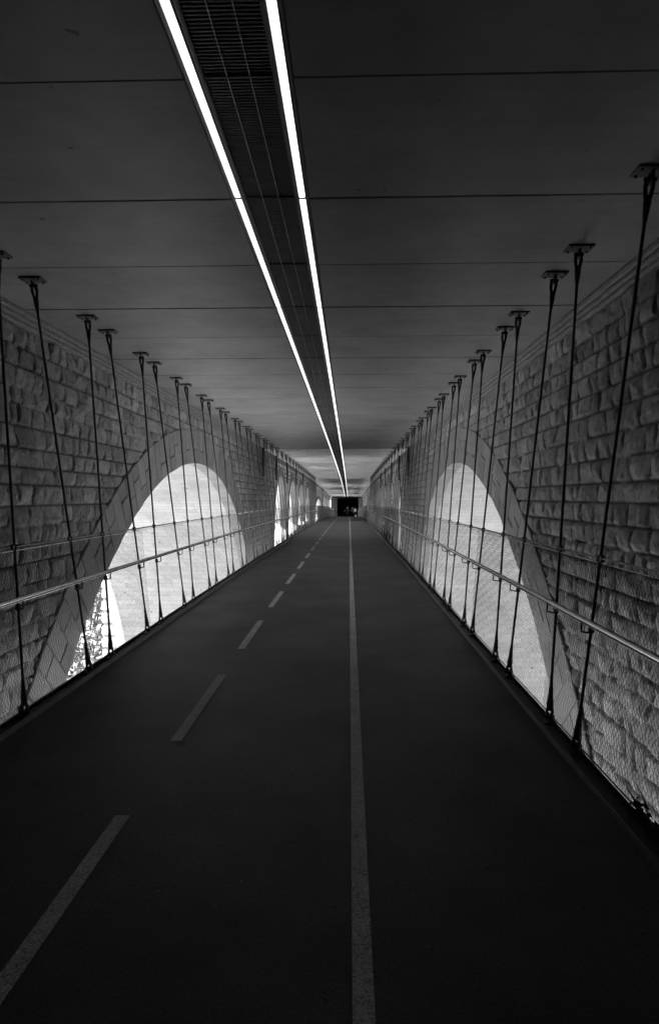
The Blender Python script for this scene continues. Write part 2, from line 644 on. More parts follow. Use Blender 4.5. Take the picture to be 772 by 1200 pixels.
def make_ring(h, xface, sign, parent, seed, mat=None):
    """voussoirs round the opening, in two interlocking layers, standing proud of the wall"""
    r = random.Random(seed)
    big = h.R > 5
    step = 0.30 if big else 0.34
    V, Q, T = [], [], []
    R0, R1 = h.R - 0.006, h.R + h.ring
    if h.half < h.R:
        a0 = math.acos(h.half / h.R); a_lo, a_hi = a0, math.pi - a0
    else:
        a_lo, a_hi = 0.0, math.pi
    n = int((a_hi - a_lo) * h.R / step)
    g = 0.005

    def block(aa, ab, ra, rb, tone, xf):
        xb = xface - sign * 0.25
        m = 3
        ring = []
        ga = g / ((ra + rb) / 2)
        aa += ga; ab -= ga; ra += (0 if abs(ra - R0) < 1e-6 else g); rb -= (0 if abs(rb - R1) < 1e-6 else g)
        ch = 0.012
        b = len(V)
        for (x, c) in ((xb, 0), (xf - sign * ch, 0), (xf, ch)):
            for k in range(m + 1):
                a = aa + (ab - aa) * k / m
                a2 = a + (c / ra if k == 0 else (-c / ra if k == m else 0))
                y, z = h.yc + (ra + c) * math.cos(a2), h.zs + (ra + c) * math.sin(a2)
                V.append((x, y, z + prof(y)))
            for k in range(m, -1, -1):
                a = aa + (ab - aa) * k / m
                a2 = a + (c / rb if k == 0 else (-c / rb if k == m else 0))
                y, z = h.yc + (rb - c) * math.cos(a2), h.zs + (rb - c) * math.sin(a2)
                V.append((x, y, z + prof(y)))
        N = 2 * (m + 1)
        for lay in range(2):
            for k in range(N):
                Q.append((b + lay * N + k, b + lay * N + (k + 1) % N, b + (lay + 1) * N + (k + 1) % N, b + (lay + 1) * N + k))
        f = b + 2 * N
        for k in range(m):
            Q.append((f + k, f + k + 1, f + N - 2 - k, f + N - 1 - k))
        T.extend([tone] * (3 * N))

    for i in range(n):
        aa = a_lo + (a_hi - a_lo) * i / n
        ab = a_lo + (a_hi - a_lo) * (i + 1) / n
        cut = R0 + h.ring * (0.38 if i % 2 else 0.64) + r.uniform(-.03, .03)
        if r.random() < 0.25:
            block(aa, ab, R0, R1, r.uniform(.22, .29), xface + sign * (0.062 + r.uniform(-.006, .006)))
        else:
            block(aa, ab, R0, cut, r.uniform(.22, .29), xface + sign * (0.062 + r.uniform(-.008, .008)))
            block(aa, ab, cut, R1, r.uniform(.22, .29), xface + sign * (0.062 + r.uniform(-.008, .008)))
    # jamb blocks below the springing
    if h.half >= h.R and h.sill < h.zs:
        z = h.zs; k = 0
        while z - 0.42 > max(h.sill, -22 if big else -99):
            for sd_ in (-1, 1):
                wd = h.ring * (1.0 if k % 2 else 0.7)
                y0 = h.yc + sd_ * (h.R - 0.006); y1 = y0 + sd_ * wd
                mb = MB()
                xa, xb = sorted((xface - sign * 0.25, xface + sign * 0.05))
                mb.box(xa, xb, min(y0, y1), max(y0, y1), z - 0.41, z, ch=0.012, curve=True)
                b = len(V)
                V.extend(mb.v); T.extend([r.uniform(.22, .29)] * len(mb.v))
                for f in mb.f:
                    Q.append(tuple(b + i for i in f) if len(f) == 4 else tuple(b + i for i in f) + (b + f[-1],))
            z -= 0.42; k += 1
    me = bpy.data.meshes.new('arch_ring')
    me.from_pydata(V, [], [tuple(dict.fromkeys(q)) for q in Q])
    a = me.attributes.new('tone', 'FLOAT', 'POINT')
    a.data.foreach_set('value', T)
    me.materials.append(mat or ring_stone)
    me.update()
    import bmesh
    bm = bmesh.new(); bm.from_mesh(me)
    bmesh.ops.recalc_face_normals(bm, faces=bm.faces)
    bm.to_mesh(me); bm.free()
    o = bpy.data.objects.new('arch_ring', me)
    COL.objects.link(o); o.parent = parent
    return o


ZTOP = CEIL - 0.14
ZMID = -1.9


def lines_with(base, extra):
    return np.array(sorted(set(np.round(list(base) + list(extra), 5))))


def make_wall(name, label, Xin, sign, seed):
    """one of the twin stone viaducts; sign=+1: its face to the path looks to +x (the left one)"""
    w = empty(name, (Xin, 0, 0))
    tag(w, label, 'stone wall', 'twin stone viaduct walls')
    inv = (-Xin, 0, 0)
    Xout = Xin - sign * THICK
    Xo2 = Xin - sign * THICK2
    ys1 = np.concatenate([np.arange(START, 2.5, 0.06), np.arange(2.5, 13, 0.019), np.arange(13, 22, 0.028), np.arange(22, 30.001, 0.04)])
    ys2 = np.append(np.arange(float(ys1[-1]), END, 0.10), END)
    relief = make_relief(seed, -2.4, ZTOP, START - 1, END + 2)
    parts = []
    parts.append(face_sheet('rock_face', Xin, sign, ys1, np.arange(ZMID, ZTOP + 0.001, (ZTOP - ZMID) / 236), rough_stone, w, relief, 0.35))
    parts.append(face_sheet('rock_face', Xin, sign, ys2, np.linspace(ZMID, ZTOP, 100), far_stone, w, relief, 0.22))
    edges = [h.yc + s * h.R for h in HOLES for s in (-1, 1)]
    parts.append(face_sheet('lower_face', Xin, sign, lines_with(np.arange(START, END + .01, 0.5), edges), np.arange(-40 + ZMID, ZMID + 0.01, 0.5), outer_stone, w, None, 0.3))
    parts.append(face_sheet('outer_face', Xout, -sign, lines_with(np.arange(START, YTHIN, 0.22), [e for e in edges if e < YTHIN] + [YTHIN]), np.arange(-40.0, 4.6, 0.22), outer_stone, w, None, 0.3))
    parts.append(face_sheet('outer_face', Xo2, -sign, lines_with(np.arange(YTHIN, END + .01, 0.22), [e for e in edges if e > YTHIN]), np.arange(-40.0, 4.6, 0.22), outer_stone, w, None, 0.3))
    for i, h in enumerate(HOLES):
        parts.append(make_vault(h, Xin - sign * 0.2, (Xout if h.yc < YTHIN else Xo2) - sign * 0.045, w))
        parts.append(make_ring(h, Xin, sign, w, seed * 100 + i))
        if i == 0: parts.append(make_ring(h, Xout, -sign, w, seed * 100 + 50, sunlit_ring if sign > 0 else None))
    # moulded cornice: three fillets under the ceiling
    mb = MB()
    ys = list(np.arange(START, END, 2.0)) + [END]
    steps = [(0.035, 0.000, 0.036), (0.065, 0.044, 0.080), (0.095, 0.088, 0.137)]
    for out, za, zb in steps:
        for a, b in zip(ys[:-1], ys[1:]):
            xa, xb = sorted((Xin - sign * 0.3, Xin + sign * (out + 0.03)))
            mb.box(xa, xb, a, b - 0.006, ZTOP + za, ZTOP + zb, ch=0.006, curve=True)
    xa, xb = sorted((Xin - sign * 0.3, Xin + sign * 0.03))
    for a, b in zip(ys[:-1], ys[1:]):
        mb.box(xa, xb, a, b, ZTOP - 0.02, ZTOP + 0.13, curve=True)
    parts.append(mb.build('cornice', cornice_stone, w))
    # top and the ends of the solid
    mb = MB()
    xa, xb = sorted((Xin - sign * 0.31, Xout + sign * 0.01))
    for a, b in zip(ys[:-1], ys[1:]):
        xa, xb = sorted((Xin - sign * 0.31, (Xout if a < YTHIN - 1.5 else Xo2) + sign * 0.01))
        mb.box(xa, xb, a, b, CEIL + 0.0, CEIL + 0.12, curve=True)
    xa, xb = sorted((Xo2 + sign * 0.3, Xout + sign * 0.01))
    mb.box(xa, xb, YTHIN - .3, YTHIN, -40, CEIL + 0.1)
    xa, xb = sorted((Xin - sign * 0.31, Xout + sign * 0.01))
    mb.box(xa, xb, START - 0.3, START, -40, CEIL + 0.1)
    mb.box(xa, xb, END, END + 0.3, -40, CEIL - 2.0)
    parts.append(mb.build('core', outer_stone, w))
    # rusticated pilasters on the outer side of each heavy pier
    for ya, yb in ((25.3, 29.2), (1.0, 4.0)):
        mb = MB()
        z = 3.4; k = 0
        rr = random.Random(5 + k)
        while z > -28:
            j = rr.uniform(-.02, .02)
            mb_h = 0.49
            xa, xb = sorted((Xout + sign * 0.1, Xout - sign * (1.15 + j)))
            mb.box(xa, xb, ya + j, yb - j, z - mb_h + 0.010, z, ch=0.10)
            xa, xb = sorted((Xout + sign * 0.1, Xout - sign * 1.03))
            mb.box(xa, xb, ya + .035, yb - .035, z - mb_h - .12, z - mb_h + 0.12)
            z -= mb_h; k += 1
        o = mb.build('pilaster', cornice_stone, w)
        parts.append(o)
    for p in parts: p.location = inv
    return w


wall_left = make_wall('viaduct_wall', 'pierced rock-faced stone wall along the left of the path, brightest arches in it', WL, 1, 21)
wall_right = make_wall('viaduct_wall', 'rock-faced stone wall along the right of the path beside the solid white line', WR, -1, 22)

# ------------------------------------------------------------------ ground and road deck overhead
def ground_z(X, Y):
    v = np.exp(-((Y - 72.0) / 34.0) ** 2)
    return GROUND - 20.0 * v + 1.2 * np.sin(X * 0.05 + 1) * np.cos(Y * 0.043)


gx = np.concatenate([np.linspace(-2200, -200, 14), np.linspace(-190, 190, 96), np.linspace(200, 2200, 14)])
gy = np.concatenate([np.linspace(-2200, -120, 14), np.linspace(-110, 260, 94), np.linspace(300, 2400, 14)])
GX, GY = np.meshgrid(gx, gy, indexing='ij')
GV = np.stack([GX, GY, ground_z(GX, GY)], -1).reshape(-1, 3)
Mg = Mat('ground_grass', rough=1.0, spec=0.1)
cg = Mg.coord()
Mg.color(Mg.ramp(Mg.noise(cg, 0.12, 8, 0.7), [(0.3, 0.17), (0.55, 0.28), (0.75, 0.40)]))
Mg.bump(Mg.noise(cg, 1.2, 6, 0.7), 0.6, 0.2)
g = np_mesh('ground', GV, grid_quads(len(gx), len(gy)), Mg.m, smooth=True)
tag(g, kind='structure')

# carriageway slab over everything, split at the movement joint
JOINT = 25.66
mb = MB()
for a, b in ((START - 0.3, JOINT - 0.04), (JOINT + 0.05, YTHIN), (YTHIN, 60), (60, END + 20)):
    n = max(1, int((b - a) / 6))
    for i in range(n):
        y0 = a + (b - a) * i / n; y1 = a + (b - a) * (i + 1) / n
        cut = (THICK - THICK2 + 0.85) if y0 > YTHIN - .5 else 0.0  # deck edge pulled in so more sky light reaches the small arches
        mb.box(OL - 0.9 + cut, OR + 0.9 - cut, y0, y1, CEIL + 0.16, CEIL + 0.62, curve=True)
deck = mb.build('road_deck', concrete)
tag(deck, kind='structure')

# ceiling: precast panels with open joints, left and right of the lamp channel
CHL, CHR = -0.762, -0.257
mb = MB()
jo = [JOINT]
y = 4.24
joints = [4.24 + 1.213 * i for i in range(-20, 95)]
joints = [j for j in joints if abs(j - JOINT) > 0.35 and START < j < END]
joints = sorted(joints + [JOINT, START, END])
for a, b in zip(joints[:-1], joints[1:]):
    ga = 0.05 if a == JOINT else 0.007
    gb = 0.04 if b == JOINT else 0.007
    heavy = 0.003 if int(round((a - 4.24) / 1.213)) % 3 == 0 else 0.0
    dz = random.uniform(0, 0.004)
    if abs(a - 3.03) < .1: ga = .0015; dz = 0.0
    if abs(b - 3.03) < .1: gb = .0015; dz = 0.0
    for xa, xb in ((WL - 0.28, CHL), (CHR, WR + 0.28)):
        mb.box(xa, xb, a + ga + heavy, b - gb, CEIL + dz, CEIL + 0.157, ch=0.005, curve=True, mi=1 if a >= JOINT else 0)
ceil = mb.build('ceiling', [concrete, daylit_panel])
tag(ceil, kind='structure')

mb = MB()
mb.box(WL + .1, CHL - .02, JOINT + .030, JOINT + .046, CEIL - .06, CEIL + .1, curve=True)
mb.box(CHR + .02, WR - .1, JOINT + .03, JOINT + .05, CEIL - .018, CEIL + .1, curve=True)
o = mb.build('joint_daylight_strip', mk_simple('joint_daylight_pale', .75, .5, 0, .3, 5))  # pale strip added to imitate the line of daylight at the gap
tag(o, 'thin pale strip imitating daylight across the ceiling at the movement joint past the large arches', 'daylight strip')

# ------------------------------------------------------------------ the path
LE, RE = -2.40, 1.39
ys = np.concatenate([np.arange(START, END, 1.0), [END]])
mb = MB()
for a, b in zip(ys[:-1], ys[1:]):
    mb.box(LE, RE, a, b, -0.22, 0.0, curve=True)
path = MB()
V = []
for yv in ys:
    V += [(LE, yv, prof(yv)), (RE, yv, prof(yv)), (RE, yv, prof(yv) - .2), (LE, yv, prof(yv) - .2)]
F = []
for i in range(len(ys) - 1):
    b = i * 4
    for k in range(4): F.append((b + k, b + 4 + k, b + 4 + (k + 1) % 4, b + (k + 1) % 4))
F += [(0, 1, 2, 3), (len(V) - 1, len(V) - 2, len(V) - 3, len(V) - 4)]
path.add(V, F)
p = path.build('path', asphalt, recalc=True)
tag(p, kind='structure')


def strip(x0, x1, y0, y1, z=0.004, mbx=None):
    n = max(1, int((y1 - y0) / 1.0))
    V = []
    for i in range(n + 1):
        yv = y0 + (y1 - y0) * i / n
        V += [(x0, yv, prof(yv) + z), (x1, yv, prof(yv) + z)]
    mbx.add(V, [(2 * i, 2 * i + 1, 2 * i + 3, 2 * i + 2) for i in range(n)])


mb = MB()
strip(0.012, 0.086, START + 1, END - 0.4, mbx=mb)
o = mb.build('lane_line', paint)
tag(o, kind='structure')
mb = MB()
k = -7
while True:
    a = 1.70 + 2.706 * k
    if a > END - 2: break
    if a > START: strip(-1.235, -1.157, a, a + 1.66, mbx=mb)
    k += 1
o = mb.build('dashed_line', paint)
tag(o, kind='structure')
mb = MB()
mb.box(LE + .01, RE - .01, END - 0.35, END - 0.05, prof(END) + .004, prof(END) + .012)
o = mb.build('threshold_strip', pale_wall)
tag(o, kind='structure')


# ------------------------------------------------------------------ edge kerbs
def make_kerb(name, label, X, s):
    """s = outward direction (+1 right)"""
    t = empty(name, (X, 0, 0))
    tag(t, label, 'kerb', 'steel edge profiles of the path')
    up = MB(); led = MB(); bo = MB()
    yy = list(np.arange(START, END, 2.0)) + [END]
    for a, b in zip(yy[:-1], yy[1:]):
        xa, xb = sorted((0, s * 0.028))
        up.box(xa, xb, a, b - 0.004, -0.23, 0.045, ch=0.003, curve=True)
        xa, xb = sorted((s * 0.029, s * 0.118))
        led.box(xa, xb, a, b - 0.004, -0.03, 0.012, ch=0.003, curve=True)
        xa, xb = sorted((s * 0.119, s * 0.125))
        led.box(xa, xb, a, b - 0.004, -0.22, 0.036, curve=True)
    for yv in np.arange(2.0, 34.0, 0.09):
        bo.box(min(s * .096, s * .110), max(s * .096, s * .110), yv, yv + .012, 0.013, 0.034, curve=True)
    a = up.build('kerb_angle', kerb_steel, t)
    b = led.build('ledge', dark_steel, t)
    c = bo.build('lashing_pins', dark_steel, t)
    tag(c, kind='stuff')
    return t


make_kerb('edge_kerb', 'low steel kerb along the left edge of the path beside the dashed line', LE, -1)
make_kerb('edge_kerb', 'low steel kerb along the right edge of the path below the right handrail', RE, 1)

# ------------------------------------------------------------------ tie rods
ORD = ['first', 'second', 'third', 'fourth', 'fifth', 'sixth', 'seventh', 'eighth', 'ninth', 'tenth', 'eleventh', 'twelfth',
       'thirteenth', 'fourteenth', 'fifteenth', 'sixteenth', 'seventeenth', 'eighteenth', 'nineteenth', 'twentieth',
       'twenty-first', 'twenty-second', 'twenty-third', 'twenty-fourth', 'twenty-fifth', 'twenty-sixth', 'twenty-seventh', 'twenty-eighth']
PER = 1.793
SIDES = {'left': dict(xb=-2.465, xt=-2.80, s=-1), 'right': dict(xb=1.485, xt=1.775, s=1)}
RAIL_H, TOP_H = 0.925, 1.30


def make_rod(xb, xt, dy, s, nm):
    """foot at the origin; top at (xt-xb, dy, CEIL)"""
    t = empty(nm)
    A = Vector((0, 0, 0.02)); B = Vector((xt - xb, dy, CEIL - 0.0))
    D = B - A
    def P(z): return A + D * ((z - A.z) / D.z)
    # ceiling plate, with four bolts
    mb = MB()
    mb.box(B.x - .098, B.x + .098, B.y - .068, B.y + .068, CEIL - .016, CEIL - .001, ch=.002)
    for i in (-1, 1):
        for j in (-1, 1):
            mb.tube([(B.x + i * .072, B.y + j * .045, CEIL - .016), (B.x + i * .072, B.y + j * .045, CEIL - .03)], .009, 6)
    mb.box(B.x - .007, B.x + .007, B.y - .03, B.y + .03, CEIL - .085, CEIL - .016)
    mb.build('ceiling_plate', dark_steel, t)
    # fork with an open slot
    mb = MB()
    c1 = P(CEIL - .045); c2 = P(CEIL - .17); c3 = P(CEIL - .30)
    for e in (-1, 1):
        off = Vector((e * .021, 0, 0))
        mb.tube([c1 + off, P(CEIL - .10) + off * 1.05, c2 + off * .6], [.011, .014, .012], 8)
    mb.tube([c1 + Vector((-.036, 0, -.012)), c1 + Vector((.036, 0, -.012))], .014, 8)
    mb.tube([P(CEIL - .15), P(CEIL - .19), P(CEIL - .24), c3], [.019, .024, .019, .012], 10)
    o = mb.build('top_fork', dark_steel, t); smooth_by_angle(o)
    mb = MB()
    mb.tube([P(.17), P(1.2), P(2.4), P(CEIL - .26)], .0108, 10)
    o = mb.build('rod', dark_steel, t); smooth_by_angle(o)
    mb = MB()
    mb.tube([P(.10), P(.15), P(.20), P(.32)], [.024, .026, .020, .0115], 10)
    for e in (-1, 1):
        mb.tube([P(.115) + Vector((e * .018, 0, 0)), P(.045) + Vector((e * .022, 0, 0))], [.011, .014], 8)
    mb.tube([P(.055) + Vector((-.038, 0, 0)), P(.055) + Vector((.038, 0, 0))], .012, 8)
    o = mb.build('foot_fork', dark_steel, t); smooth_by_angle(o)
    mb = MB()
    mb.box(-.045, .045, -.06, .06, .0125, .026, ch=.002)
    mb.box(-.007, .007, -.035, .035, .026, .075)
    mb.build('foot_plate', dark_steel, t)
    # clamp at the top of the mesh and the curved rail bracket
    mb = MB()
    q = P(TOP_H)
    mb.tube([q - D.normalized() * .022, q + D.normalized() * .022], .022, 8)
    mb.box(q.x - .012, q.x + .012, q.y - .045, q.y - .008, q.z - .018, q.z + .018, ch=.003)
    o = mb.build('mesh_clamp', dark_steel, t)
    mb = MB()
    q = P(RAIL_H - .085)
    mb.tube([q - D.normalized() * .024, q + D.normalized() * .024], .021, 8)
    inx = -s
    rx = (1.455 if s > 0 else -2.455) - xb
    pts = [q, q + Vector((0, -.045, -.004)), Vector((q.x * .6 + rx * .4, q.y - .085, q.z - .006)),
           Vector((rx, q.y - .095, q.z + .005)), Vector((rx, q.y - .096, q.z + .03)), Vector((rx, q.y - .096, RAIL_H - .012))]
    mb.tube(pts, .0065, 8)
    o = mb.build('rail_bracket', dark_steel, t); smooth_by_angle(o)
    return t


N_PAIRS = 28
for side, S in SIDES.items():
    proto = {}
    zc = {}
    cnt = 0
    for n in range(-2, N_PAIRS):
        for typ, yb, dy in (('a', 4.27, -0.345), ('b', 4.83, 0.295)):
            yv = yb + PER * n
            if yv < 1.0: continue
            if typ not in proto:
                o = make_rod(S['xb'], S['xt'], dy, S['s'], 'tie_rod')
                proto[typ] = o
            else:
                o = copy_tree(proto[typ])
            o.location = (S['xb'], yv, prof(yv))
            o.name = 'tie_rod'
            lean = 'nearward' if typ == 'a' else 'farward'
            if yv < 30: where = 'before the pier after the big arch'
            elif yv < 36.0: where = 'before the nearest small arch'
            elif yv < 43.0: where = 'before the second small arch'
            elif yv < 50.0: where = 'before the third small arch'
            else: where = 'before the fourth small arch'
            vis = yv > (2.9 if side == 'right' else 4.7)
            if vis: cnt += 1
            if vis and yv < 26.5:
                lab = 'dark tie rod, %s from the camera on the %s, its top leaning %s' % (ORD[cnt - 1], side, lean)
            elif vis:
                zc[(where, lean)] = zc.get((where, lean), 0) + 1
                lab = '%s %s-leaning tie rod %s on the %s' % (ORD[zc[(where, lean)] - 1], lean, where, side)
            else:
                lab = 'dark steel tie rod beside the camera on the %s, just out of view' % side
            tag(o, lab, 'tie rod', 'slanting tie rods along the %s of the path' % side)
HANG_END = 4.83 + PER * (N_PAIRS - 1)


# ------------------------------------------------------------------ railing: handrail, top cable, wire mesh
def wire_mesh(x0, x1, z0, z1, ya, yb, cell, rows, r, parent):
    """diamond mesh of real zigzag wires between y=ya and yb"""
    ny = int((yb - ya) / cell)
    nz = rows * 2
    ii = np.arange(ny + 1)
    segs_a, segs_b = [], []
    # nodes (i, j): y = ya + (i + (j%2)*0.5)*cell
    def node(i, j):
        yv = ya + (i + (j % 2) * 0.5) * cell
        f = j / nz
        zz = z0 + (z1 - z0) * f
        jit = 0.10 * cell * np.sin(i * 12.9898 + j * 78.233)
        yv = yv + jit
        return np.stack([x0 + (x1 - x0) * f + 0.003 * np.sin(i * 0.9 + j * 1.7), yv, zz + prof(yv)], -1)
    for j in range(nz):
        if j % 2 == 0:
            a = node(ii, j); b = node(ii, j + 1)
            segs_a += [a, a[1:]]; segs_b += [b, node(ii[:-1], j + 1)]
        else:
            a = node(ii, j); b = node(ii, j + 1)
            segs_a += [a, a[:-1]]; segs_b += [b, node(ii[1:], j + 1)]
    A = np.concatenate(segs_a); B = np.concatenate(segs_b)
    d = B - A
    d /= np.linalg.norm(d, axis=1, keepdims=True)
    u = np.cross(d, np.array([1.0, 0, 0])); u /= np.linalg.norm(u, axis=1, keepdims=True)
    w = np.cross(d, u)
    V = []
    for P in (A, B):
        for k in range(3):
            t = 2 * math.pi * k / 3
            V.append(P + (u * math.cos(t) + w * math.sin(t)) * r)
    V = np.stack(V, 1).reshape(-1, 3)
    b = (np.arange(len(A)) * 6)[:, None]
    Q = np.concatenate([b + np.array([0, 1, 4, 3]), b + np.array([1, 2, 5, 4]), b + np.array([2, 0, 3, 5])])
    return np_mesh('wire_mesh', V, Q, wire_mat, parent)


def make_railing(side, label):
    S = SIDES[side]
    s = S['s']
    t = empty('railing', (S['xb'], 0, 0))
    tag(t, label, 'railing', 'mesh railings along the path')
    X = S['xb']
    slope = (S['xt'] - S['xb']) / CEIL
    rx = 1.455 if s > 0 else -2.455
    parts = []
    for a in np.arange(START + 1, END - 1, 6.0):
        b = min(a + 6.0, END - .2)
        mb = MB()
        yy = np.linspace(a, b - 0.002, 6)
        mb.tube([(rx, v, RAIL_H + prof(v)) for v in yy], .0215, 20)
        o = mb.build('handrail', brushed, t); smooth_by_angle(o)
        parts.append(o)
    mb = MB()
    xt = X + slope * TOP_H
    yy = np.arange(1.0, 89.0, 0.45)
    mb.tube([(xt, v, TOP_H + prof(v)) for v in yy], .0055, 6)
    # lashing spiral round the cable, near part
    pts = []
    v = 1.0; k = 0
    while v < 20:
        a = k * math.pi / 2
        pts.append((xt + .0095 * math.cos(a), v, TOP_H + prof(v) + .0095 * math.sin(a)))
        v += .011; k += 1
    mb.tube(pts, .0022, 4)
    mb.tube([(xt - slope * .028, v, TOP_H - .028 + prof(v)) for v in yy], .003, 5)
    o = mb.build('top_cable', cable_mat, t)
    parts.append(o)
    mb = MB()
    mb.tube([(X + s * .015, v, 0.065 + prof(v)) for v in yy], .005, 6)
    parts.append(mb.build('bottom_cable', dark_steel, t))
    x0, x1 = X + s * .015, xt
    parts.append(wire_mesh(x0, x1, .066, TOP_H, 1.6, 8.0, .040, 23, .0014, t))
    parts.append(wire_mesh(x0, x1, .066, TOP_H, 8.0, 15.0, .050, 19, .0009, t))
    parts.append(wire_mesh(x0, x1, .066, TOP_H, 15.0, 33.0, .060, 16, .0008, t))
    parts.append(wire_mesh(x0, x1, .066, TOP_H, 33.0, HANG_END + .6, .095, 10, .0014, t))
    for p_ in parts: p_.location = (-X, 0, 0)
    return t


make_railing('left', 'steel handrail and wire mesh along the left of the path')
make_railing('right', 'steel handrail and wire mesh along the right of the path')


# solid parapets over the crown of the great arch
def make_parapet(label, X, s):
    t = empty('solid_parapet', (X, 0, 0))
    tag(t, label, 'parapet', 'solid parapets over the far crown')
    mb = MB()
    y = HANG_END + 0.8
    while y < END - 2.5:
        xa, xb = sorted((0, s * .10))
        mb.box(xa, xb, y, y + 2.38, -.2, 1.26, ch=.01, curve=True)
        y += 2.4
    mb.build('panel', pale_dark, t)
    mb = MB()
    y = HANG_END + 0.8
    while y < END - 2.5:
        xa, xb = sorted((-s * .02, s * .12))
        mb.box(xa, xb, y, y + 2.395, 1.261, 1.31, ch=.008, curve=True)
        y += 2.4
    mb.build('coping', cornice_stone, t)
    return t


pale_dark = mk_simple('parapet_concrete', 0.32, 0.85, 0.0, 0.15, 2.0, bump=0.2)
make_parapet('far solid parapet on the left, where the tie rods end', -2.56, -1)
make_parapet('far solid parapet on the right, where the tie rods end', 1.57, 1)

# ------------------------------------------------------------------ strip lamps and vent grilles in the ceiling channel
mb = MB()
yy = [START] + list(np.arange(START + 4, END, 4.0)) + [END]
for a, b in zip(yy[:-1], yy[1:]):
    mb.box(CHL + .001, CHR - .001, a, b, CEIL + .11, CEIL + .155, curve=True)
o = mb.build('ceiling_channel', grille_back)
tag(o, kind='structure')

LSEG = 1.213 * 2


def make_lamp():
    t = empty('strip_lamp')
    mb = MB()
    L = LSEG - .02
    mb.box(-.018, .018, .0, L, -.004, .03, ch=.003)
    mb.build('diffuser', lamp_mat, t)
    mb = MB()
    for e in (-1, 1):
        xa, xb = sorted((e * .020, e * .025))
        mb.box(xa, xb, 0, L + .02, -.007, .05, ch=.002)
        xa, xb = sorted((e * .025, e * .040))
        mb.box(xa, xb, 0, L + .02, .001, .05)
    mb.box(-.0195, .0195, L + .001, L + .019, -.006, .03, ch=.002)
    mb.build('housing', trim_mat, t)
    return t


proto = None
for side, X, off in (('left', -0.716, 4.225), ('right', -0.303, 4.235)):
    n = 0
    k = -10
    while True:
        a = off + LSEG * k
        k += 1
        if a < START: continue
        if a + LSEG > END - .5: break
        if proto is None:
            proto = make_lamp(); o = proto
        else: o = copy_tree(proto)
        o.name = 'strip_lamp'
        o.location = (X, a, CEIL - .002 + prof(a))
        o.rotation_euler = (-2 * K * (a + LSEG / 2), 0, 0)
        if a + LSEG > 2.6: n += 1
        if a + LSEG <= 2.6: lab = 'glowing ceiling strip lamp above the camera in the %s row' % side
        elif n <= 14: lab = 'glowing white ceiling strip lamp, %s from the camera in the %s row' % (ORD[n - 1], side)
        else: lab = 'short-looking far length of glowing strip lamp in the %s row' % side
        tag(o, lab, 'strip lamp', 'strip lamps in the %s ceiling row' % side)

mb = MB()
x0, x1 = -0.674, -0.345
yv = .006
while yv < 1.20:
    mb.box(x0, x1, yv, yv + .009, .010, .034)
    yv += .0233
slat_proto = empty('vent_grille')
mb.build('slats', grille_mat, slat_proto)
mb = MB()
for xx in (x0 + .112, x1 - .112):
    mb.box(xx - .0018, xx + .0018, 0.0, 1.205, .001, .0095)
mb.build('rail', cable_mat, slat_proto)
mb = MB()
for xx in (x0, x1):
    mb.box(xx - .006, xx + .006, 0, 1.205, -.001, .05)
mb.box(x0 + .007, x1 - .007, 1.199, 1.206, .0, .05)
mb.build('frame', grille_mat, slat_proto)
k = -20; first = True; n = 0
while True:
    a = 4.245 + 1.213 * k
    k += 1
    if a < START: continue
    if a + 1.2 > END - .5: break
    o = slat_proto if first else copy_tree(slat_proto)
    first = False
    o.name = 'vent_grille'
    o.location = (0, a, CEIL + .002 + prof(a))
    o.rotation_euler = (-2 * K * (a + .6), 0, 0)
    if a > 1.2: n += 1
    if a <= 1.2: lab = 'slatted grille above the camera between the lamp rows, out of view'
    elif n <= 24: lab = 'slatted ceiling grille between the lamp rows, %s from the camera' % ORD[n - 1]
    else: lab = 'far slatted ceiling grille between the lamp rows, beyond the twenty-fourth'
    tag(o, lab, 'ceiling grille', 'slatted grilles between the lamp rows')

# ------------------------------------------------------------------ short drain pipes under the ceiling, beyond the first arch
pn = 0
proto = None
for yv in (24.9, 29.4, 34.6, 40.5, 46.5):
    for side, X in (('left', WL + .17), ('right', WR - .17)):
        if proto is None:
            proto = empty('drain_pipe')
            mb = MB()
            mb.tube([(0, 0, 0.0), (0, 0, -1.05)], .045, 12)
            mb.tube([(0, 0, -1.05), (0, 0, -1.10)], .054, 12)
            o_ = mb.build('pipe', pipe_mat, proto); smooth_by_angle(o_)
            mb = MB()
            mb.tube([(0, 0, -.0), (0, 0, -.03)], .075, 12)
            mb.tube([(0, 0, -.5), (0, 0, -.53)], .053, 12)
            mb.build('collar', pipe_mat, proto)
            o = proto
        else: o = copy_tree(proto)
        o.name = 'drain_pipe'
        o.location = (X, yv, CEIL - .002 + prof(yv))
        pn += 1
        tag(o, 'short black pipe hanging from the ceiling by the %s wall, %s from the camera' % (side, ORD[(pn - 1) // 2]), 'drain pipe', 'short drain pipes under the ceiling')

# ------------------------------------------------------------------ abutments: behind the camera and the far portal
def portal_wall(name, label, ya, yb, x0, x1, ztop, zbot, mat):
    t = empty(name, (0, ya, 0))
    tag(t, label, 'end wall')
    z0 = prof(ya)
    a = MB()
    a.box(WL + .12, x0, 0, yb - ya, zbot, CEIL + z0 - .16, ch=.01)
    o = a.build('wall', mat, t)
    b = MB(); b.box(x1, WR - .12, 0, yb - ya, zbot, CEIL + z0 - .16, ch=.01)
    b.build('wall', mat, t)
    c = MB(); c.box(x0 + .002, x1 - .002, 0.01, yb - ya, z0 + ztop, CEIL + z0 - .16)
    c.build('lintel', mat, t)
    d = MB(); d.box(x0 + .002, x1 - .002, 0.02, yb - ya, zbot, z0 - .24)
    d.build('footing', mat, t)
    return t


